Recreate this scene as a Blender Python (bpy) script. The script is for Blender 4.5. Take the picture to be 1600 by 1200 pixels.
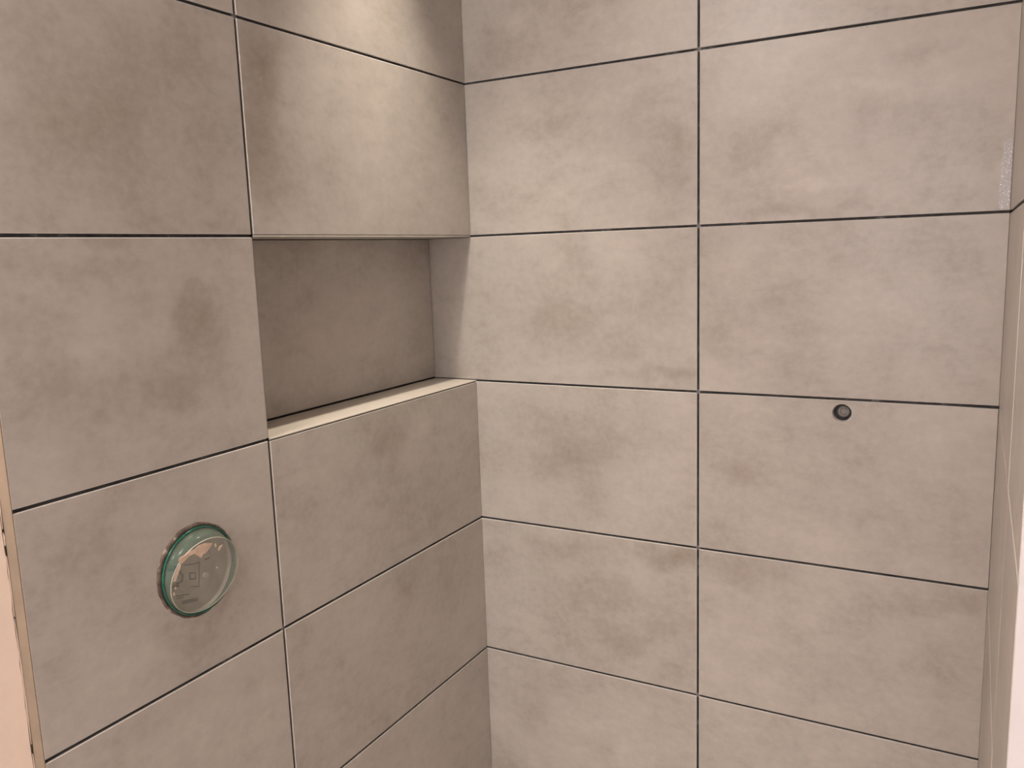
import bpy, bmesh, math, random
from mathutils import Matrix, Vector

# ---------------------------------------------------------------- clear
for o in list(bpy.data.objects):
    bpy.data.objects.remove(o)
scene = bpy.context.scene
COL = scene.collection
random.seed(7)

# ---------------------------------------------------------------- measures (metres)
Z0 = 1.812            # height of the joint that meets the corner near the top of the picture
H = 0.302             # tile course, joint included
G = 0.0044            # joint width
T = 0.009             # tile thickness
W = 0.961             # clear width of the shower
D1 = 0.4796           # vertical joint of the back wall
D3 = 0.6014           # vertical joint of the left wall
L = 0.988             # length of the left tiled wall
LR = 0.775            # length of the right tiled wall
ND = 0.1045           # depth of the niche
CEIL = 2.42
CAM = Vector((0.9230, -1.4963, Z0 - 0.33876))
R_RIGHT = Vector((0.87478025, 0.483383, -0.0331721))
R_FWD = Vector((-0.48229737, 0.86217439, -0.15506311))
R_UP = Vector((-0.04635474, 0.15164496, 0.98734748))
FPX = 1305.37

# ---------------------------------------------------------------- camera
cd = bpy.data.cameras.new('camera')
cd.sensor_fit = 'HORIZONTAL'
cd.sensor_width = 36.0
cd.lens = FPX / 1600.0 * 36.0
cd.clip_start = 0.01
cam = bpy.data.objects.new('camera', cd)
m3 = Matrix((R_RIGHT, R_UP, -R_FWD)).transposed()
cam.matrix_world = Matrix.Translation(CAM) @ m3.to_4x4()
COL.objects.link(cam)
scene.camera = cam

# ---------------------------------------------------------------- world and exposure
world = bpy.data.worlds.new('world')
scene.world = world
world.use_nodes = True
world.node_tree.nodes['Background'].inputs[0].default_value = (1.0, 0.9, 0.82, 1)
world.node_tree.nodes['Background'].inputs[1].default_value = 0.02
vs = scene.view_settings
vs.view_transform = 'Standard'
vs.look = 'None'
vs.gamma = 1.0
vs.use_curve_mapping = False
vs.exposure = 0.40

SPOT_POS = Vector((0.158, -0.30, CEIL - 0.012))     # recessed spot of the shower
SPOT_W = 50.0
FILL_LAMP = [(0.18, -1.80)]          # added, unseen flush lamp that fills the shower with light
FILL_W = [18.5]
WARM = (1.0, 0.88, 0.74)
NEUTRAL = (1.0, 0.94, 0.905)


# ---------------------------------------------------------------- helpers
def link(name, me, parent=None):
    o = bpy.data.objects.new(name, me)
    COL.objects.link(o)
    if parent is not None:
        o.parent = parent
    return o


def obj(name, bm, mat, parent=None, smooth=False):
    bmesh.ops.recalc_face_normals(bm, faces=bm.faces[:])
    me = bpy.data.meshes.new(name)
    bm.to_mesh(me)
    bm.free()
    if smooth:
        for p in me.polygons:
            p.use_smooth = True
    if mat:
        me.materials.append(mat)
    return link(name, me, parent)


def box(bm, x0, x1, y0, y1, z0, z1):
    v = [bm.verts.new((x, y, z)) for x in (x0, x1) for y in (y0, y1) for z in (z0, z1)]
    for f in ((0, 1, 3, 2), (4, 6, 7, 5), (0, 4, 5, 1), (2, 3, 7, 6), (0, 2, 6, 4), (1, 5, 7, 3)):
        bm.faces.new([v[i] for i in f])


def structure(o):
    o['kind'] = 'structure'
    return o


def tag(o, label, cat, group=None):
    o['label'] = label
    o['category'] = cat
    if group:
        o['group'] = group
    return o


def empty(name, loc):
    o = bpy.data.objects.new(name, None)
    o.empty_display_size = 0.05
    o.location = loc
    COL.objects.link(o)
    return o


def lathe(bm, prof, seg=64, closed=False):
    """revolve (r, axial) about the local z axis"""
    rings = []
    for r, a in prof:
        if r < 1e-6:
            rings.append([bm.verts.new((0, 0, a))])
        else:
            rings.append([bm.verts.new((r * math.cos(2 * math.pi * i / seg), r * math.sin(2 * math.pi * i / seg), a))
                          for i in range(seg)])
    n = len(rings)
    for k in range(n if closed else n - 1):
        p, q = rings[k], rings[(k + 1) % n]
        for i in range(seg):
            j = (i + 1) % seg
            if len(p) == 1 and len(q) == 1:
                continue
            if len(p) == 1:
                bm.faces.new((p[0], q[i], q[j]))
            elif len(q) == 1:
                bm.faces.new((p[i], p[j], q[0]))
            else:
                bm.faces.new((p[i], p[j], q[j], q[i]))


# ---------------------------------------------------------------- materials
class NT:
    def __init__(self, name):
        self.mat = bpy.data.materials.new(name)
        self.mat.use_nodes = True
        self.t = self.mat.node_tree
        self.b = self.t.nodes['Principled BSDF']

    def n(self, kind, **kw):
        nd = self.t.nodes.new(kind)
        for k, v in kw.items():
            setattr(nd, k, v)
        return nd

    def l(self, a, b):
        self.t.links.new(a, b)

    def put(self, sock, v):
        if isinstance(v, bpy.types.NodeSocket):
            self.l(v, sock)
        else:
            sock.default_value = v

    def math(self, op, a, b=0.0, c=0.0):
        nd = self.n('ShaderNodeMath', operation=op)
        for i, v in enumerate((a, b, c)):
            self.put(nd.inputs[i], v)
        return nd.outputs[0]

    def vec(self, op, a, b=(0, 0, 0), c=(0, 0, 0)):
        nd = self.n('ShaderNodeVectorMath', operation=op)
        self.put(nd.inputs[0], a)
        self.put(nd.inputs[1], b)
        if op == 'MULTIPLY_ADD':
            self.put(nd.inputs[2], c)
        return nd.outputs['Value'] if op == 'LENGTH' else nd.outputs['Vector']

    def noise(self, vec, scale, detail=4.0, rough=0.55, dist=0.0, col=False):
        nd = self.n('ShaderNodeTexNoise')
        self.l(vec, nd.inputs['Vector'])
        nd.inputs['Scale'].default_value = scale
        nd.inputs['Detail'].default_value = detail
        nd.inputs['Roughness'].default_value = rough
        nd.inputs['Distortion'].default_value = dist
        return nd.outputs['Color' if col else 'Fac']

    def ramp(self, fac, stops):
        nd = self.n('ShaderNodeValToRGB')
        e = nd.color_ramp.elements
        while len(e) < len(stops):
            e.new(0.5)
        for s, (p, c) in zip(e, stops):
            s.position = p
            s.color = (*c, 1) if len(c) == 3 else c
        self.l(fac, nd.inputs[0])
        return nd.outputs[0]

    def maprange(self, v, a, b, c, d, smooth=False):
        nd = self.n('ShaderNodeMapRange')
        nd.interpolation_type = 'SMOOTHSTEP' if smooth else 'LINEAR'
        self.l(v, nd.inputs[0])
        for i, x in enumerate((a, b, c, d)):
            nd.inputs[1 + i].default_value = x
        return nd.outputs[0]

    def bump(self, h, strength, dist):
        nd = self.n('ShaderNodeBump')
        nd.inputs['Strength'].default_value = strength
        nd.inputs['Distance'].default_value = dist
        self.l(h, nd.inputs['Height'])
        self.l(nd.outputs[0], self.b.inputs['Normal'])


def plain(name, col, rough=0.6, metal=0.0, var=0.12, scale=40.0, bump=0.0):
    m = NT(name)
    tc = m.n('ShaderNodeTexCoord').outputs['Object']
    f = m.noise(tc, scale, 5.0)
    c = m.ramp(f, [(0.25, tuple(x * (1 - var) for x in col)), (0.75, tuple(min(1, x * (1 + var)) for x in col))])
    m.l(c, m.b.inputs['Base Color'])
    m.b.inputs['Roughness'].default_value = rough
    m.b.inputs['Metallic'].default_value = metal
    if bump:
        m.bump(f, bump, 0.001)
    return m.mat


TILE_DARK = (0.270, 0.226, 0.186)
TILE_MID = (0.425, 0.390, 0.354)
TILE_LITE = (0.545, 0.498, 0.455)


def tile_material(name, blobs=(), cols=None):
    """cloudy concrete-look porcelain; blobs = (cx, cy, rx, ry, amount) of the printed clouds and painted light of one tile, tile metres"""
    m = NT(name)
    tc = m.n('ShaderNodeTexCoord').outputs['Object']
    oi = m.n('ShaderNodeObjectInfo').outputs['Random']
    off = m.n('ShaderNodeCombineXYZ')
    m.l(m.math('MULTIPLY', oi, 37.0), off.inputs[0])
    m.l(m.math('MULTIPLY', oi, 91.0), off.inputs[1])
    m.l(m.math('MULTIPLY', oi, 13.0), off.inputs[2])
    p = m.vec('ADD', tc, off.outputs[0])
    big = m.noise(p, 4.5, 3.0, 0.5, 0.25)
    mid = m.noise(p, 15.0, 4.0, 0.55, 0.0)
    st = m.noise(m.vec('MULTIPLY', p, (0.8, 1.5, 1.0)), 26.0, 5.0, 0.65, 0.2)
    fine = m.noise(p, 75.0, 2.0, 0.6)
    v = m.math('MULTIPLY', m.math('SUBTRACT', big, 0.5), 0.50)
    v = m.math('MULTIPLY_ADD', m.math('SUBTRACT', mid, 0.5), 0.30, v)
    v = m.math('MULTIPLY_ADD', m.math('SUBTRACT', st, 0.5), 0.35, v)
    v = m.math('MULTIPLY_ADD', m.math('SUBTRACT', fine, 0.5), 0.26, v)
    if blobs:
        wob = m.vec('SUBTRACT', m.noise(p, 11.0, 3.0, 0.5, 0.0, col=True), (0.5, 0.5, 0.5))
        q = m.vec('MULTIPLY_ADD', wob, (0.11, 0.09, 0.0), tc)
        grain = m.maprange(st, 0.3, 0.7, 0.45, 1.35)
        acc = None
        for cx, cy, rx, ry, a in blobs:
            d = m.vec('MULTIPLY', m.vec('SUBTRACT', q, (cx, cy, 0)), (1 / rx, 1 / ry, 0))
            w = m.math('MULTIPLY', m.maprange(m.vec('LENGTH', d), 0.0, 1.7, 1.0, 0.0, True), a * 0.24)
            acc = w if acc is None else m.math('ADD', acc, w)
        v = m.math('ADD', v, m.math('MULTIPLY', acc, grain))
    fac = m.math('ADD', v, 0.5)
    col = m.ramp(fac, list(zip((0.12, 0.5, 0.88), cols or (TILE_DARK, TILE_MID, TILE_LITE))))
    # small pin holes of the glaze
    vo = m.n('ShaderNodeTexVoronoi')
    m.l(p, vo.inputs['Vector'])
    vo.inputs['Scale'].default_value = 34.0
    sep = m.n('ShaderNodeSeparateColor')
    m.l(vo.outputs['Color'], sep.inputs[0])
    rare = m.math('GREATER_THAN', sep.outputs[0], 0.93)
    dot = m.math('MULTIPLY', m.math('LESS_THAN', vo.outputs['Distance'], 0.038), rare)
    light = m.math('GREATER_THAN', sep.outputs[1], 0.55)
    mx = m.n('ShaderNodeMix', data_type='RGBA')
    m.l(m.math('MULTIPLY', dot, 0.55), mx.inputs['Factor'])
    m.l(col, mx.inputs['A'])
    dc = m.n('ShaderNodeMix', data_type='RGBA')
    m.l(light, dc.inputs['Factor'])
    dc.inputs['A'].default_value = (0.13, 0.11, 0.09, 1)
    dc.inputs['B'].default_value = (0.6, 0.56, 0.5, 1)
    m.l(dc.outputs['Result'], mx.inputs['B'])
    m.l(mx.outputs['Result'], m.b.inputs['Base Color'])
    m.l(m.maprange(mid, 0.2, 0.8, 0.31, 0.37), m.b.inputs['Roughness'])
    m.b.inputs['Specular IOR Level'].default_value = 0.42
    m.bump(m.noise(p, 190.0, 3.0, 0.7), 0.025, 0.0006)
    return m.mat


def joint_material():
    m = NT('open_joint_adhesive')
    tc = m.n('ShaderNodeTexCoord').outputs['Object']
    f = m.noise(tc, 30.0, 4.0, 0.6)
    g = m.noise(tc, 130.0, 3.0, 0.6)
    s = m.math('MULTIPLY_ADD', g, 0.35, m.math('MULTIPLY', f, 0.65))
    c = m.ramp(s, [(0.42, (0.022, 0.021, 0.022)), (0.58, (0.045, 0.043, 0.045)), (0.68, (0.14, 0.135, 0.13))])
    m.l(c, m.b.inputs['Base Color'])
    m.b.inputs['Roughness'].default_value = 0.9
    return m.mat


M_TILE = tile_material('greige_porcelain')
M_JOINT = joint_material()
M_EDGE = plain('porcelain_edge', (0.62, 0.58, 0.54), 0.45, var=0.1, scale=60.0)  # pale bevel, with the glint of the tile edges put into its colour
M_PAINT = plain('white_paint', (0.85, 0.82, 0.79), 0.75, var=0.03, scale=9.0)
M_PLASTER = plain('cream_plaster', (0.83, 0.675, 0.575), 0.8, var=0.05, scale=30.0, bump=0.25)
M_TAN = plain('tan_edge', (0.27, 0.205, 0.148), 0.7, var=0.16, scale=22.0)
M_PALE = plain('pale_edge', (0.60, 0.57, 0.585), 0.6, var=0.03, scale=20.0)
M_FLOOR = plain('pale_screed', (0.80, 0.73, 0.68), 0.85, var=0.08, scale=14.0)
M_CEIL = plain('ceiling_paint', (0.82, 0.79, 0.75), 0.8, var=0.02)

def emission(name, col, strength):
    m = bpy.data.materials.new(name)
    m.use_nodes = True
    b = m.node_tree.nodes['Principled BSDF']
    b.inputs['Base Color'].default_value = (0.9, 0.9, 0.9, 1)
    b.inputs['Emission Color'].default_value = (*col, 1)
    b.inputs['Emission Strength'].default_value = strength
    return m


# ---------------------------------------------------------------- printed clouds of the tiles, with some light and shade painted in
# read off the photograph: x, y, half width, half height (pixels), amount (- brown, + pale)
CLOUDS = {
    'left': [
        (190, 180, 190, 150, -.35),  # weaker light on the top-left tile, put into its print
        (90, 60, 160, 110, -.60), (120, 240, 130, 100, -.60), (330, 300, 70, 60, .20),  # broad browns deepened for the same shade
        (412, 80, 40, 60, -1.0), (405, 190, 34, 110, -.85), (450, 270, 60, 60, -.55), (520, 250, 50, 40, -.35),
        (600, 210, 110, 100, .45), (640, 320, 80, 40, .35), (440, 350, 50, 20, .15), (600, 60, 100, 40, .35),  # broad pale ones paint the spot's pool of light
        (100, 430, 90, 34, -.45), (305, 500, 40, 60, -.95), (255, 500, 20, 45, .45), (240, 560, 40, 30, -.25),
        (275, 615, 45, 34, -.65), (330, 430, 60, 14, .5), (140, 620, 90, 60, -.45), (60, 550, 40, 50, -.35),
        (130, 540, 50, 40, .35), (215, 690, 60, 40, .2), (350, 580, 20, 60, -.45),
        (120, 860, 90, 60, -.18), (310, 985, 60, 26, -.45), (390, 900, 26, 50, -.35), (150, 1060, 80, 60, .15),  # the brown one below the valve paints the cover's soft shadow
        (375, 1065, 60, 30, -.45), (300, 1150, 70, 30, .45), (420, 1100, 24, 60, .25),
        (475, 700, 40, 50, .35), (597, 692, 26, 18, -.6), (665, 658, 26, 26, .75), (560, 748, 30, 24, -.5),
        (700, 780, 40, 60, -.3), (540, 850, 60, 60, .35), (470, 900, 36, 40, -.35), (620, 660, 60, 20, -.3),
        (520, 1010, 60, 60, .2), (640, 900, 30, 40, -.35), (700, 930, 30, 60, -.25), (560, 1120, 60, 40, .2),
    ],
    'back': [
        (890, 480, 150, 90, -.45), (900, 700, 140, 80, -.30), (900, 920, 130, 70, -.20), (1300, 480, 160, 90, .18),  # broad browns put the spot's fall-off into the left tiles
        (765, 90, 50, 55, -.85), (960, 60, 90, 50, .35), (880, 100, 60, 30, -.15), (1300, 40, 120, 40, .1),
        (860, 195, 60, 24, -.4), (955, 140, 44, 26, .5), (1050, 250, 30, 60, -.4), (1040, 335, 50, 20, -.45),
        (960, 280, 80, 50, .35), (800, 260, 40, 60, -.15), (870, 340, 60, 14, -.35),
        (1150, 235, 44, 40, -.55), (1440, 70, 60, 16, -.55), (1370, 180, 60, 30, -.25), (1222, 250, 50, 30, .55),
        (1240, 286, 50, 10, .85), (1430, 130, 120, 12, .4), (1250, 332, 90, 10, -.7), (1500, 170, 60, 70, -.35),
        (1330, 280, 90, 20, .25), (1120, 90, 20, 30, -.35),
        (905, 395, 22, 26, -.6), (945, 395, 50, 26, .5), (960, 545, 70, 26, -.55), (1050, 590, 70, 14, -.9),
        (800, 450, 60, 60, -.25), (860, 500, 60, 30, -.2), (1040, 470, 30, 60, -.35), (900, 570, 80, 12, .25),
        (1130, 525, 30, 50, -.45), (1265, 525, 60, 18, -.35), (1460, 385, 70, 40, -.4), (1205, 400, 60, 40, .4),
        (1200, 540, 60, 30, .2), (1480, 600, 60, 14, -.3), (1340, 480, 60, 40, .15),
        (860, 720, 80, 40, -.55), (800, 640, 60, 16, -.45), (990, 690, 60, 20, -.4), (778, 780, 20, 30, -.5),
        (1000, 760, 60, 30, .35), (900, 790, 60, 20, -.25),
        (1155, 730, 34, 26, -.55), (1345, 805, 30, 14, -.45), (1200, 700, 60, 30, .3), (1125, 820, 24, 26, -.35),
        (1300, 830, 100, 20, .15),
        (1045, 868, 50, 22, -1.3), (900, 855, 80, 16, -.6), (960, 940, 50, 16, -.5), (985, 1005, 40, 20, -.5),
        (820, 960, 60, 50, .25), (1030, 1050, 40, 18, -.25), (780, 870, 20, 30, -.3),
        (1150, 890, 80, 26, -.75), (1470, 945, 110, 24, -.6), (1290, 980, 90, 40, .2), (1480, 1080, 40, 60, -.3),
        (832, 1110, 30, 40, -.6), (930, 1130, 80, 40, .35), (1160, 1140, 60, 30, .15),
    ],
    'niche': [(470, 440, 70, 50, -.35), (590, 480, 60, 60, .2), (440, 540, 40, 40, -.2), (640, 420, 30, 40, -.2)],
}


def pixel_ray(u, w):
    return R_RIGHT * ((u - 800) / FPX) + R_FWD + R_UP * (-(w - 600) / FPX)


def on_plane(u, w, axis, val):
    d = pixel_ray(u, w)
    t = (val - CAM[axis]) / d[axis]
    return CAM + d * t, t


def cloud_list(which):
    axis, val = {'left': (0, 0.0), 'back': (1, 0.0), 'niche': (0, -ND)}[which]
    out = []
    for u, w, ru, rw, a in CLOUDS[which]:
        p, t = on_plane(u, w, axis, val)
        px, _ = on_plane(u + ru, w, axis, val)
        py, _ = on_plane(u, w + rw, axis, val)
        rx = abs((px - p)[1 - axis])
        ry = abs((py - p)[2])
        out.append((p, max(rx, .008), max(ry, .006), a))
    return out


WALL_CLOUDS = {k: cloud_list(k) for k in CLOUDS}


# ---------------------------------------------------------------- tiles
def tile_bm(w, h, t=T, ch=0.0008, hole=None):
    """tile centred on its front face, front at local z = 0; hole = (x, y, r)"""
    bm = bmesh.new()
    loops = []
    if hole is None:
        def rect(a, b, z):
            return [bm.verts.new(c) for c in ((-a, -b, z), (a, -b, z), (a, b, z), (-a, b, z))]
        front = rect(w / 2 - ch, h / 2 - ch, 0)
        loops = [front, rect(w / 2, h / 2, -ch), rect(w / 2, h / 2, -t)]
        bm.faces.new(front)
        bm.faces.new(loops[2][::-1])
        edge_pair = 0
    else:
        hx, hy, hr = hole
        angs = [2 * math.pi * i / 48 for i in range(48)]

        def rim(a, b, z):
            pts = []
            for ang in alist:
                dx, dy = math.cos(ang), math.sin(ang)
                ts = []
                if dx > 1e-9: ts.append((a - hx) / dx)
                if dx < -1e-9: ts.append((-a - hx) / dx)
                if dy > 1e-9: ts.append((b - hy) / dy)
                if dy < -1e-9: ts.append((-b - hy) / dy)
                s = min(ts)
                pts.append(bm.verts.new((hx + dx * s, hy + dy * s, z)))
            return pts
        for sx in (-1, 1):
            for sy in (-1, 1):
                angs.append(math.atan2(sy * (h / 2 - ch) - hy, sx * (w / 2 - ch) - hx) % (2 * math.pi))
        alist = sorted(angs)

        def circ(r, z):
            return [bm.verts.new((hx + r * math.cos(a), hy + r * math.sin(a), z)) for a in alist]
        loops = [circ(hr - min(0.0018, hr * 0.1), -t), circ(hr, -0.0005), circ(hr + 0.0006, 0), rim(w / 2 - ch, h / 2 - ch, 0),
                 rim(w / 2, h / 2, -ch), rim(w / 2, h / 2, -t)]
        edge_pair = 3
    for c, (a, b) in enumerate(zip(loops[:-1], loops[1:])):
        n = len(a)
        for i in range(n):
            j = (i + 1) % n
            f = bm.faces.new((a[i], a[j], b[j], b[i]))
            if c == edge_pair or c < edge_pair - 1:
                f.material_index = 1
    return bm


FRAMES = {   # tile axes: right, up, outward
    'left': Matrix(((0, 0, 1), (1, 0, 0), (0, 1, 0))),
    'back': Matrix(((1, 0, 0), (0, 0, -1), (0, 1, 0))),
    'right': Matrix(((0, 0, -1), (-1, 0, 0), (0, 1, 0))),
    'floor': Matrix(((1, 0, 0), (0, 1, 0), (0, 0, 1))),
    'head': Matrix(((0, -1, 0), (1, 0, 0), (0, 0, -1))),
    'jamb': Matrix(((-1, 0, 0), (0, 0, 1), (0, 1, 0))),
}
_mesh_cache = {}
_nmat = [0]


def place_tile(wall, centre, w, h, parent, clouds=None, hole=None, wonk=0.0004, t=T):
    fr = FRAMES[wall]
    mine = []
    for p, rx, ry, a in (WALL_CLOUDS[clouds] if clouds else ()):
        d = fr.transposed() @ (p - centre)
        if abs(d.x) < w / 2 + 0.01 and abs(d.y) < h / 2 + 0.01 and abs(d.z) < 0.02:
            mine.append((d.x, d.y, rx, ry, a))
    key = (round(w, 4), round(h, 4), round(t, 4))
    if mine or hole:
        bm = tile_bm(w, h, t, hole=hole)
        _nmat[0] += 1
        mat = tile_material('greige_porcelain_print_shade', mine) if mine else M_TILE
        o = obj('tile', bm, mat, parent)
        o.data.materials.append(M_EDGE)
    else:
        if key not in _mesh_cache:
            bm = tile_bm(w, h, t)
            o = obj('tile', bm, M_TILE, parent)
            o.data.materials.append(M_EDGE)
            _mesh_cache[key] = o.data
        else:
            o = link('tile', _mesh_cache[key], parent)
    tilt = Matrix.Rotation(random.uniform(-1, 1) * wonk, 3, 'X') @ Matrix.Rotation(random.uniform(-1, 1) * wonk, 3, 'Y')
    o.matrix_world = Matrix.Translation(centre + fr @ Vector((0, 0, random.uniform(-.0002, .0002)))) @ (fr @ tilt).to_4x4()
    return o


def jz(k):
    return Z0 - k * H


ROWS = range(-3, 6)
NIW = D3 - G / 2          # niche runs from the corner to the vertical joint
Z_SILL = jz(2) + 0.0010
Z_HEAD = jz(1) - 0.0016

# ---------------------------------------------------------------- room shell
bm = bmesh.new()
box(bm, -1.3, 2.3, -3.3, 0.25, -0.12, 0.0)
structure(obj('floor', bm, M_FLOOR))
bm = bmesh.new()
box(bm, -1.3, 2.3, -3.3, 0.25, CEIL, CEIL + 0.12)
structure(obj('ceiling', bm, M_CEIL))

# left wall of the shower with its niche
bm = bmesh.new()
xf = -T - 0.0002
XB = -0.25
box(bm, XB, xf, -L, 0.0, 0.0, Z_SILL - T - 0.0005)
box(bm, XB, xf, -L, 0.0, Z_HEAD + T + 0.0005, CEIL)
box(bm, XB, xf, -L, -D3 - T, Z_SILL - T - 0.0005, Z_HEAD + T + 0.0005)
box(bm, XB, -ND - T - 0.0002, -D3 - T, 0.0, Z_SILL - T - 0.0005, Z_HEAD + T + 0.0005)
JB = -0.0030                                  # adhesive squeezed up in the open joints
for k in ROWS:
    for ya, yb in ((-L + 0.0003, -D3 + G / 2), (-D3 + G / 2, -0.0016)):
        if k in (1, 2) and yb > -0.01:
            continue
        box(bm, xf, JB, ya, yb, jz(k) - G / 2, jz(k) + G / 2)
box(bm, xf, JB, -D3 - G / 2, -D3 + G / 2, 0.0, CEIL)
box(bm, xf, -0.0018, -D3 + G / 2, -0.0016, jz(2) - 0.0032, Z_SILL - 0.0024)
box(bm, xf, -0.0025, -D3 + G / 2, -0.0016, Z_HEAD + 0.003, jz(1) + G / 2)
wall_left = structure(obj('wall_left', bm, M_JOINT))

bm = bmesh.new()
box(bm, XB, W + 0.25, T + 0.0002, 0.2, 0.0, CEIL)
for k in ROWS:
    box(bm, -0.0075, W, -JB, T + 0.0002, jz(k) - G / 2, jz(k) + G / 2)
box(bm, D1 - G / 2, D1 + G / 2, -JB, T + 0.0002, 0.0, CEIL)
wall_back = structure(obj('wall_back', bm, M_JOINT))

bm = bmesh.new()
box(bm, W + T + 0.0002, W + 0.11, -LR, T, 0.0, CEIL)
for k in ROWS:
    box(bm, W - JB, W + T + 0.0002, -LR, 0.0, jz(k) - G / 2, jz(k) + G / 2)
wall_right = structure(obj('wall_right', bm, M_JOINT))

# room behind the camera
for nm, b in (('wall_front_right', (W + 0.0135, 2.3, -LR - 0.004, -LR + 0.10)),
              ('wall_room_right', (2.2, 2.3, -3.2, -LR))):
    bm = bmesh.new()
    box(bm, b[0], b[1], b[2], b[3], 0.0, CEIL)
    structure(obj(nm, bm, M_PAINT))

# rear wall with an added, unseen window whose glow the back wall reflects
WX0, WX1, WZ0, WZ1 = 0.25, 1.25, 0.95, 2.15
bm = bmesh.new()
box(bm, -1.3, WX0, -3.3, -3.2, 0.0, CEIL)
box(bm, WX1, 2.3, -3.3, -3.2, 0.0, CEIL)
box(bm, WX0, WX1, -3.3, -3.2, 0.0, WZ0)
box(bm, WX0, WX1, -3.3, -3.2, WZ1, CEIL)
structure(obj('wall_rear', bm, M_PAINT))
bm = bmesh.new()
for a_, b_, c_, d_ in ((WX0, WX0 + .05, WZ0, WZ1), (WX1 - .05, WX1, WZ0, WZ1), (WX0 + .05, WX1 - .05, WZ0, WZ0 + .05),
                       (WX0 + .05, WX1 - .05, WZ1 - .05, WZ1)):
    box(bm, a_, b_, -3.27, -3.22, c_, d_)
win = structure(obj('fill_window_1', bm, M_PAINT))
bm = bmesh.new()
box(bm, WX0 + .05, WX1 - .05, -3.25, -3.24, WZ0 + .05, WZ1 - .05)
obj('pane', bm, emission('fill_glow_pane', (1.0, 0.96, 0.97), 3.3), win)

# plastered room wall left of the shower, set back behind the tiles, with a ragged edge towards the tan strip
rag = random.Random(3)
XP = -0.0182                                  # plaster face
bm = bmesh.new()
edge = []
z = 0.0
while z < CEIL:
    edge.append((-L - 0.0037 + rag.uniform(-.0006, .0006), z))
    z += rag.choice((.003, .006, .011, .02))
edge.append((-L - 0.0037, CEIL))
pts = [(-3.2, CEIL), (-3.2, 0.0)] + edge
fr_ = [bm.verts.new((XP, y, z)) for y, z in pts]
bk_ = [bm.verts.new((XP - 0.10, y, z)) for y, z in pts]
bm.faces.new(fr_)
bm.faces.new(bk_[::-1])
for i in range(len(pts)):
    j = (i + 1) % len(pts)
    bm.faces.new((fr_[i], bk_[i], bk_[j], fr_[j]))
wall_rl = structure(obj('wall_room_left', bm, M_PLASTER))
# thin cracked slivers of plaster along the edge
z = 0.35
while z < 1.75:
    ln = rag.choice((.015, .03, .05, .09, .14)) * rag.uniform(.7, 1.3)
    bm = bmesh.new()
    n = 5
    prof = []
    for i in range(n + 1):
        zz = z + ln * i / n
        wd = 0.0007 + 0.0010 * math.sin(math.pi * i / n) + rag.uniform(-.0003, .0003)
        prof.append((zz, max(.0003, wd)))
    rows = [[bm.verts.new((x, -L - 0.0024 + s_ * w_ * .5, zz)) for zz, w_ in prof]
            for x, s_ in ((XP - 0.0003, -1), (XP - 0.0003, 1), (XP - 0.006, 1), (XP - 0.006, -1))]
    for q in range(4):
        a, b = rows[q], rows[(q + 1) % 4]
        for i in range(n):
            bm.faces.new((a[i], b[i], b[i + 1], a[i + 1]))
    bm.faces.new([rw[0] for rw in rows])
    bm.faces.new([rw[n] for rw in rows][::-1])
    obj('plaster_flake', bm, M_PLASTER, wall_rl)
    z += ln + rag.choice((.001, .002, .004, .012))

bm = bmesh.new()
box(bm, -0.0185, 0.0003, -L - 0.0012, -L - 0.00005, 0.0, CEIL)
box(bm, -0.030, -0.0222, -L - 0.006, -L - 0.00005, 0.0, CEIL)
structure(obj('trim_1', bm, M_TAN))
bm = bmesh.new()
box(bm, W + 0.0004, W + 0.0133, -LR - 0.003, -LR - 0.00005, 0.0, CEIL)
structure(obj('trim_2', bm, M_PALE))

# ---------------------------------------------------------------- shower valve and pipe measures
VC = Vector((0.0, -0.7497, Z0 - 0.757))      # centre of the valve opening
PC = Vector((0.7298, 0.0, Z0 - 0.6283))      # centre of the pipe outlet

# ---------------------------------------------------------------- tiles of the walls
for k in ROWS:
    zt, zb = min(jz(k) - G / 2, CEIL - 0.002), jz(k + 1) + G / 2
    if k == 2:
        zt_l = jz(2) - 0.0032
    else:
        zt_l = zt
    hl, zc = zt_l - zb, (zt_l + zb) / 2
    # left wall, corner column
    ya, yb = -0.0010, -D3 + G / 2
    if k != 1:
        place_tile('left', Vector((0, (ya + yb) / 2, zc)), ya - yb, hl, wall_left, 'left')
    # left wall, outer column
    ya, yb = -D3 - G / 2, -L
    h, zc = zt - zb, (zt + zb) / 2
    c = Vector((0, (ya + yb) / 2, zc))
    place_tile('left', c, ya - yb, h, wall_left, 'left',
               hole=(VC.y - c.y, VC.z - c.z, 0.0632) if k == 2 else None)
    # back wall
    xa = -ND - 0.004 if k == 1 else -0.0075
    xb = D1 - G / 2
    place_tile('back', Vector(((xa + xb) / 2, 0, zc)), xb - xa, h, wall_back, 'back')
    xa, xb = D1 + G / 2, W - 0.0004
    c = Vector(((xa + xb) / 2, 0, zc))
    place_tile('back', c, xb - xa, h, wall_back, 'back',
               hole=(PC.x - c.x, PC.z - c.z, 0.0158) if k == 2 else None)
    # right wall
    for ya, yb in ((0.0075, -0.5), (-0.5 - G, -LR)):
        place_tile('right', Vector((W, (ya + yb) / 2, zc)), ya - yb, h, wall_right)


# niche lining: rear, sill, head, jamb
ra = Z_SILL + 0.0032
rb = Z_HEAD - 0.0012
place_tile('left', Vector((-ND, (-0.0018 - NIW) / 2, (ra + rb) / 2)), NIW - 0.0018, rb - ra, wall_left, 'niche')


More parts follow.
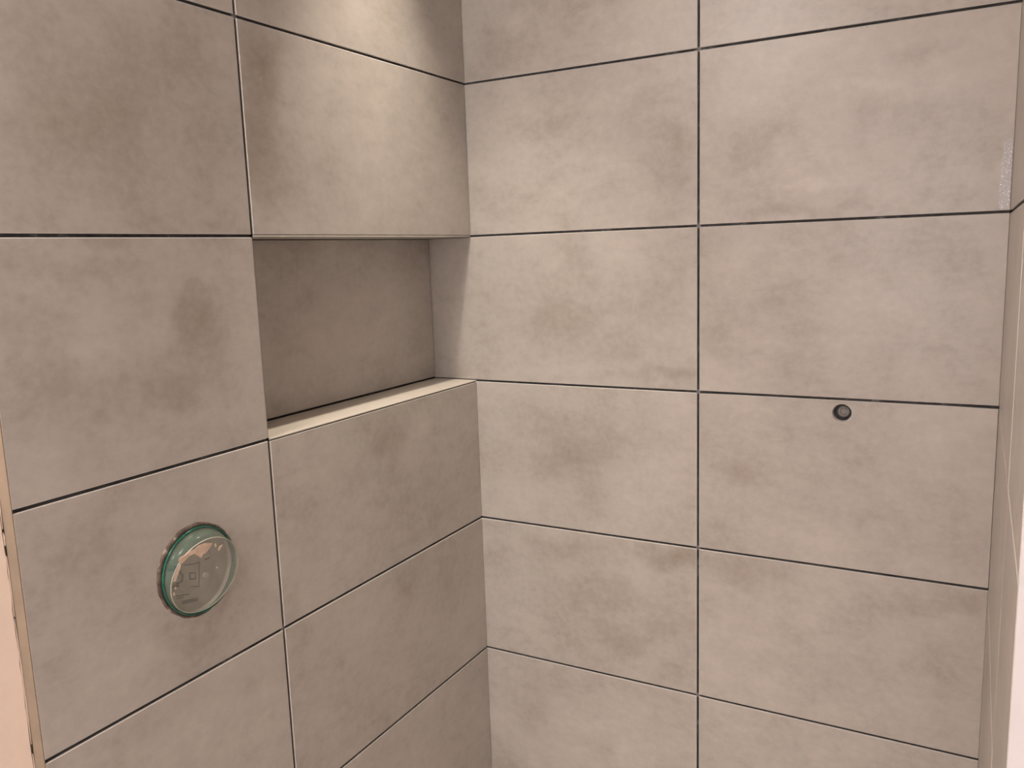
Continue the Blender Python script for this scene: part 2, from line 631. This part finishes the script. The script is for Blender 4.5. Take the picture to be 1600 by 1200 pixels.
def mitred(name, top, up, mat):
    """niche sill or head: 9 mm tile whose front edge is cut to a thin nose"""
    bm = bmesh.new()
    y0, y1 = -NIW, -0.0012
    s = 1 if up else -1
    prof = [(-ND, 0), (-0.0006, 0), (0.0, 0.0006), (0.0, 0.0016), (-T, T), (-ND, T)]
    A = [bm.verts.new((x, y0, top + s * d)) for x, d in prof]
    B = [bm.verts.new((x, y1, top + s * d)) for x, d in prof]
    bm.faces.new(A)
    bm.faces.new(B[::-1])
    for i in range(len(prof)):
        j = (i + 1) % len(prof)
        bm.faces.new((A[i], A[j], B[j], B[i]))
    return obj(name, bm, mat, wall_left)


mitred('sill_tile', Z_SILL, False, tile_material('lightened_sill_porcelain', (), ((0.50, 0.445, 0.375), (0.56, 0.51, 0.445), (0.61, 0.57, 0.505))))  # sill colour raised to carry the bright strip of spot light
mitred('head_tile', Z_HEAD, True, M_TILE)
place_tile('jamb', Vector((-ND / 2 - 0.0008, -NIW - 0.0008, (Z_SILL + Z_HEAD) / 2)), ND - 0.0016, Z_HEAD - Z_SILL - 0.003,
           wall_left, t=0.007)

# grey cross spacers left in the joints where four tiles meet
M_SPACER = plain('grey_spacer', (0.16, 0.15, 0.16), 0.6)


def spacer(wall, centre, parent):
    bm = bmesh.new()
    g = G / 2 - 0.0002
    a = 0.0042
    pts = [(-g, -a), (g, -a), (g, -g), (a, -g), (a, g), (g, g), (g, a), (-g, a), (-g, g), (-a, g), (-a, -g), (-g, -g)]
    f = [bm.verts.new((x, y, 0)) for x, y in pts]
    b = [bm.verts.new((x, y, -0.006)) for x, y in pts]
    bm.faces.new(f)
    bm.faces.new(b[::-1])
    for i in range(12):
        j = (i + 1) % 12
        bm.faces.new((f[i], b[i], b[j], f[j]))
    o = obj('tile_spacer', bm, M_SPACER, parent)
    fr = FRAMES[wall]
    o.matrix_world = Matrix.Translation(centre + fr @ Vector((0, 0, -0.0022))) @ fr.to_4x4()


for k in range(0, 5):
    spacer('back', Vector((D1, 0, jz(k))), wall_back)
    if k not in (1, 2):
        spacer('left', Vector((0, -D3, jz(k))), wall_left)

# smear near the right corner, its glint painted as pale speckles
m = NT('glint_speckle')
tc = m.n('ShaderNodeTexCoord').outputs['Object']
fz = m.noise(tc, 420.0, 3.0, 0.6)
m.l(m.ramp(fz, [(0.46, (0.38, 0.345, 0.335)), (0.60, (0.47, 0.445, 0.445)), (0.72, (0.85, 0.83, 0.82))]), m.b.inputs['Base Color'])
m.b.inputs['Roughness'].default_value = 0.10
m.bump(fz, 0.5, 0.0006)
bm = bmesh.new()
rs = random.Random(5)
za, zb = Z0 - H + G / 2 + 0.002, Z0 - 0.195
left, right = [], []
for i in range(15):
    zz = za + (zb - za) * i / 14
    wd = 0.0148 - 0.004 * (i / 14) ** 3 + rs.uniform(-.0006, .0006)
    right.append((W - 0.0016, zz))
    left.append((W - 0.0016 - wd, zz))
pts = right + left[::-1]
f = [bm.verts.new((x, -0.00055, z)) for x, z in pts]
b = [bm.verts.new((x, 0.0004, z)) for x, z in pts]
bm.faces.new(f)
bm.faces.new(b[::-1])
for i in range(len(pts)):
    j = (i + 1) % len(pts)
    bm.faces.new((f[i], b[i], b[j], f[j]))
obj('glint_smear', bm, m.mat, wall_back)

# ---------------------------------------------------------------- shower valve with protective plastic cover
def alpha_plastic(name, col, alpha, rough):
    m = NT(name)
    tc = m.n('ShaderNodeTexCoord').outputs['Object']
    f = m.noise(tc, 60.0, 5.0, 0.65)
    m.l(m.ramp(f, [(0.3, tuple(c * .85 for c in col)), (0.7, tuple(min(1, c * 1.12) for c in col))]), m.b.inputs['Base Color'])
    m.l(m.maprange(f, 0.3, 0.7, alpha * .88, min(1, alpha * 1.12)), m.b.inputs['Alpha'])
    m.b.inputs['Roughness'].default_value = rough
    return m.mat


M_FRONT = alpha_plastic('frosted_plastic', (0.42, 0.42, 0.36), 0.24, 0.25)
M_SIDE = alpha_plastic('green_plastic', (0.17, 0.26, 0.20), 0.25, 0.2)
M_RIM = alpha_plastic('green_plastic_edge', (0.016, 0.135, 0.09), 0.8, 0.25)
M_BEAD = alpha_plastic('highlit_plastic_edge', (0.55, 0.52, 0.44), 0.8, 0.4)  # highlight along the cover's edge, painted as a pale ring
M_BODY = plain('valve_housing', (0.40, 0.36, 0.31), 0.55, var=0.25, scale=45.0)
M_DARK = plain('dark_marking', (0.045, 0.036, 0.036), 0.6)
M_SMEAR = plain('dried_plaster', (0.62, 0.46, 0.36), 0.9, var=0.25, scale=120.0, bump=0.5)


def ring_material():
    m = NT('brown_adhesive_ring')
    tc = m.n('ShaderNodeTexCoord').outputs['Object']
    f = m.noise(tc, 38.0, 5.0, 0.7)
    m.l(m.ramp(f, [(0.42, (0.07, 0.045, 0.036)), (0.58, (0.16, 0.115, 0.09)), (0.68, (0.48, 0.43, 0.37))]),
        m.b.inputs['Base Color'])
    m.b.inputs['Roughness'].default_value = 0.9
    m.bump(f, 0.6, 0.002)
    return m.mat


AX = FRAMES['left'].to_4x4()          # local z -> world x
cover = empty('shower_valve', VC)
tag(cover, 'round shower valve opening under a crooked clear green plastic cover', 'valve')

bm = bmesh.new()
lathe(bm, [(0.0, -0.0060), (0.030, -0.0060), (0.0315, -0.0072), (0.0575, -0.0072), (0.0590, -0.0020), (0.0612, -0.0020),
           (0.0618, -0.0085), (0.0, -0.0085)], 64)
bm.transform(AX)
housing = obj('housing', bm, M_BODY, cover, False)

# dried adhesive round the opening
bm = bmesh.new()
rg = random.Random(11)
N = 120
prev = None
rings = []
jit = [rg.uniform(-1, 1) for _ in range(N)]
for i in range(N):
    a = 2 * math.pi * i / N
    j = (jit[i] + jit[(i + 1) % N] + jit[i - 1]) / 3
    lump = 0.0010 + 0.0012 * abs(jit[(i * 7) % N])
    ro = 0.0648 + 0.0012 * j + 0.0042 * max(0, math.cos(a - math.radians(140)))
    ca, sa = math.cos(a), math.sin(a)
    rings.append([bm.verts.new((r * ca, r * sa, z_)) for r, z_ in
                  ((0.0612, -0.0015), (0.0618, lump * .8), ((0.062 + ro) / 2, lump), (ro, 0.0002), (ro, -0.0003))])
for i in range(N):
    p, q = rings[i], rings[(i + 1) % N]
    for c in range(4):
        bm.faces.new((p[c], q[c], q[c + 1], p[c + 1]))
bm.transform(AX)
obj('adhesive_ring', bm, ring_material(), cover, True)

# crooked cup: base circle on the tile, tilted front circle
FN = Vector((1.0, -0.07, -0.2126)).normalized()
FU = Vector((0, 0, 1)).cross(FN).normalized()
FW = FN.cross(FU)
FC = Vector((0.016, -0.0021, -0.0035))


def base_ring(bm, r, x, n=72):
    return [bm.verts.new((x, r * math.cos(2 * math.pi * i / n), r * math.sin(2 * math.pi * i / n))) for i in range(n)]


def front_ring(bm, r, d, n=72):
    return [bm.verts.new(FC + FN * d + FU * (r * math.cos(2 * math.pi * i / n)) + FW * (r * math.sin(2 * math.pi * i / n)))
            for i in range(n)]


def skin(bm, rs, closed=False):
    n = len(rs[0])
    for a, b in list(zip(rs[:-1], rs[1:])) + ([(rs[-1], rs[0])] if closed else []):
        for i in range(n):
            j = (i + 1) % n
            bm.faces.new((a[i], a[j], b[j], b[i]))


bm = bmesh.new()
skin(bm, [base_ring(bm, 0.0592, 0.0005), front_ring(bm, 0.0544, -0.0012), front_ring(bm, 0.0530, -0.0012),
          base_ring(bm, 0.0578, 0.0005)], True)
cup = obj('cup_wall', bm, M_SIDE, cover, True)
bm = bmesh.new()
skin(bm, [base_ring(bm, 0.0613, 0.0004), base_ring(bm, 0.0613, 0.0032), base_ring(bm, 0.0598, 0.0040),
          base_ring(bm, 0.0590, 0.0030), base_ring(bm, 0.0590, 0.0004)], True)
obj('rim', bm, M_RIM, cover, True)
bm = bmesh.new()
a = front_ring(bm, 0.0536, 0.0006)
b = front_ring(bm, 0.0536, -0.0010)
bm.faces.new(a)
bm.faces.new(b[::-1])
skin(bm, [a, b])
face = obj('front_disc', bm, M_FRONT, cover)
bm = bmesh.new()
skin(bm, [front_ring(bm, 0.0537, 0.0008), front_ring(bm, 0.0546, 0.0002), front_ring(bm, 0.0546, -0.0008),
          front_ring(bm, 0.0537, -0.0011)], True)
obj('edge_bead', bm, M_BEAD, face, True)


def crop_px(a, b):                     # close-up crop of the valve, 5.4545 x
    return 200 + a / 5.4545, 780 + b / 5.4545


def on_face(a, b):
    d = pixel_ray(*crop_px(a, b))
    t = (VC + FC - CAM).dot(FN) / d.dot(FN)
    return CAM + d * t - VC


for pl in ([(425, 525), (432, 500), (470, 482), (515, 440), (560, 425), (600, 390), (650, 372), (720, 372), (700, 410), (665, 455),
            (640, 468), (625, 500), (600, 488), (560, 462), (520, 482), (480, 520), (450, 548)],
           [(765, 440), (772, 402), (805, 380), (790, 410), (778, 430)],
           [(384, 705), (396, 648), (428, 572), (450, 545), (446, 580), (418, 650), (402, 700)],
           [(735, 390), (742, 372), (752, 392), (744, 410)], [(382, 800), (392, 790), (398, 815), (388, 822)],
           [(748, 575), (760, 572), (764, 584), (752, 588)], [(395, 750), (404, 744), (410, 762), (400, 768)]):
    bm = bmesh.new()
    base = [on_face(*q) for q in pl]
    cen = sum(base, Vector()) / len(base)
    lo = [bm.verts.new(q + FN * 0.0005) for q in base]
    hi = [bm.verts.new(cen + (q - cen) * 0.9 + FN * 0.0012) for q in base]
    bm.faces.new(hi)
    bm.faces.new(lo[::-1])
    skin(bm, [lo, hi])
    obj('plaster_smear', bm, M_SMEAR, face)


def on_housing(a, b, x):
    p, _ = on_plane(*crop_px(a, b), 0, x)
    return p - VC


def mark(poly, wd, close=False, name='marking', mat=None, x=-0.0064):
    bm = bmesh.new()
    pts = [on_housing(a, b, x) for a, b in poly]
    if close:
        pts.append(pts[0])
    for p, q in zip(pts[:-1], pts[1:]):
        d = (q - p)
        if d.length < 1e-6:
            continue
        n = Vector((1, 0, 0)).cross(d.normalized()) * (wd / 2)
        e = d.normalized() * (wd / 2)
        v = [p - n - e, p + n - e, q + n + e, q - n + e]
        lo = [bm.verts.new(c + Vector((-0.0008, 0, 0))) for c in v]
        hi = [bm.verts.new(c + Vector((0.0010, 0, 0))) for c in v]
        bm.faces.new(hi)
        bm.faces.new(lo[::-1])
        skin(bm, [lo, hi])
    obj(name, bm, mat or M_DARK, housing)


mark([(480, 560), (560, 552), (605, 535), (600, 750)], 0.0013)
mark([(530, 745), (600, 742)], 0.0011)
mark([(522, 630), (568, 625), (572, 675), (526, 682)], 0.0016, True)
mark([(472, 878), (582, 855)], 0.0045)
mark([(410, 830), (520, 808)], 0.0009)
mark([(415, 850), (470, 838)], 0.0009)
mark([(360, 585), (405, 575), (400, 600), (350, 605)], 0.0026)
mark([(440, 620), (462, 650), (455, 700), (420, 720)], 0.0030)
mark([(390, 745), (430, 740)], 0.0020)
mark([(655, 515), (690, 500)], 0.0020)
bm = bmesh.new()
lathe(bm, [(0.0, 0.004), (0.0035, 0.004), (0.0042, 0.003), (0.0042, 0.0), (0.0, 0.0)], 24)
bm.transform(AX)
bm.transform(Matrix.Translation(on_housing(655, 645, -0.0062)))
obj('valve_stem', bm, plain('pale_stem', (0.5, 0.46, 0.39), 0.5), housing, False)

# ---------------------------------------------------------------- capped pipe in the back wall
plug = empty('pipe_plug', PC + Vector((0, T, 0)))
tag(plug, 'dark capped water pipe recessed in a round hole drilled in the tile', 'pipe')
pc, _ = on_plane(1318, 643.2, 1, 0.003)
AY = FRAMES['back'].to_4x4()
off = Matrix.Translation(Vector((pc.x - PC.x, -T, pc.z - PC.z)))
M_PLUG = plain('dull_metal', (0.17, 0.16, 0.15), 0.5, 0.4, var=0.35, scale=150.0)
M_PLUGD = plain('black_rubber', (0.025, 0.027, 0.027), 0.6)
bm = bmesh.new()
lathe(bm, [(0.0, -0.0036), (0.0045, -0.0036), (0.005, -0.0030), (0.0062, -0.0030), (0.0066, -0.0042), (0.0088, -0.0040),
           (0.0094, -0.0048), (0.0094, -0.0085), (0.0, -0.0085)], 40)
bm.transform(off @ AY)
obj('plug', bm, M_PLUG, plug, False)
bm = bmesh.new()
lathe(bm, [(0.0094, -0.0085), (0.0094, -0.0062), (0.0112, -0.0062), (0.0116, -0.0068), (0.0116, -0.0085)], 40)
bm.transform(off @ AY)
obj('seal', bm, M_PLUGD, plug, False)

# ---------------------------------------------------------------- lamps
M_METAL = plain('white_enamel', (0.8, 0.8, 0.79), 0.35, var=0.02)
dl = empty('recessed_downlight', (SPOT_POS.x, SPOT_POS.y, CEIL))
tag(dl, 'small round recessed spotlight in the ceiling above the shower niche', 'lamp')
bm = bmesh.new()
lathe(bm, [(0.030, 0.0), (0.045, 0.0), (0.045, -0.003), (0.032, -0.006), (0.030, -0.004)], 48, True)
obj('trim_ring', bm, M_METAL, dl, True)
bm = bmesh.new()
lathe(bm, [(0.0, -0.003), (0.030, -0.003), (0.030, 0.0), (0.0, 0.0)], 48)
obj('lens', bm, emission('spot_lens', WARM, 12.0), dl)
ld = bpy.data.lights.new('spot_beam', 'SPOT')
ld.energy = SPOT_W
ld.color = WARM
ld.spot_size = math.radians(54)
ld.spot_blend = 1.0
ld.shadow_soft_size = 0.02
lo = bpy.data.objects.new('spot_beam', ld)
COL.objects.link(lo)
lo.location = SPOT_POS
lo.rotation_euler = (0, 0, 0)

for (lx, ly), pw in zip(FILL_LAMP, FILL_W):
    rl = empty('fill_ceiling_lamp', (lx, ly, CEIL))
    tag(rl, 'added fill light shaped as a round flush ceiling lamp, out of view', 'lamp')
    bm = bmesh.new()
    lathe(bm, [(0.0, 0.0), (0.17, 0.0), (0.17, -0.03), (0.16, -0.035), (0.0, -0.035)], 48)
    obj('housing', bm, M_METAL, rl)
    bm = bmesh.new()
    lathe(bm, [(0.158, -0.0352), (0.155, -0.045), (0.12, -0.055), (0.0, -0.06), (0.0, -0.0352)], 48)
    obj('diffuser', bm, emission('fill_diffuser', NEUTRAL, 6.0), rl, True)
    ad = bpy.data.lights.new('fill_light', 'AREA')
    ad.shape = 'DISK'
    ad.size = 0.32
    ad.energy = pw
    ad.color = NEUTRAL
    ao = bpy.data.objects.new('fill_light', ad)
    COL.objects.link(ao)
    ao.location = (lx, ly, CEIL - 0.065)
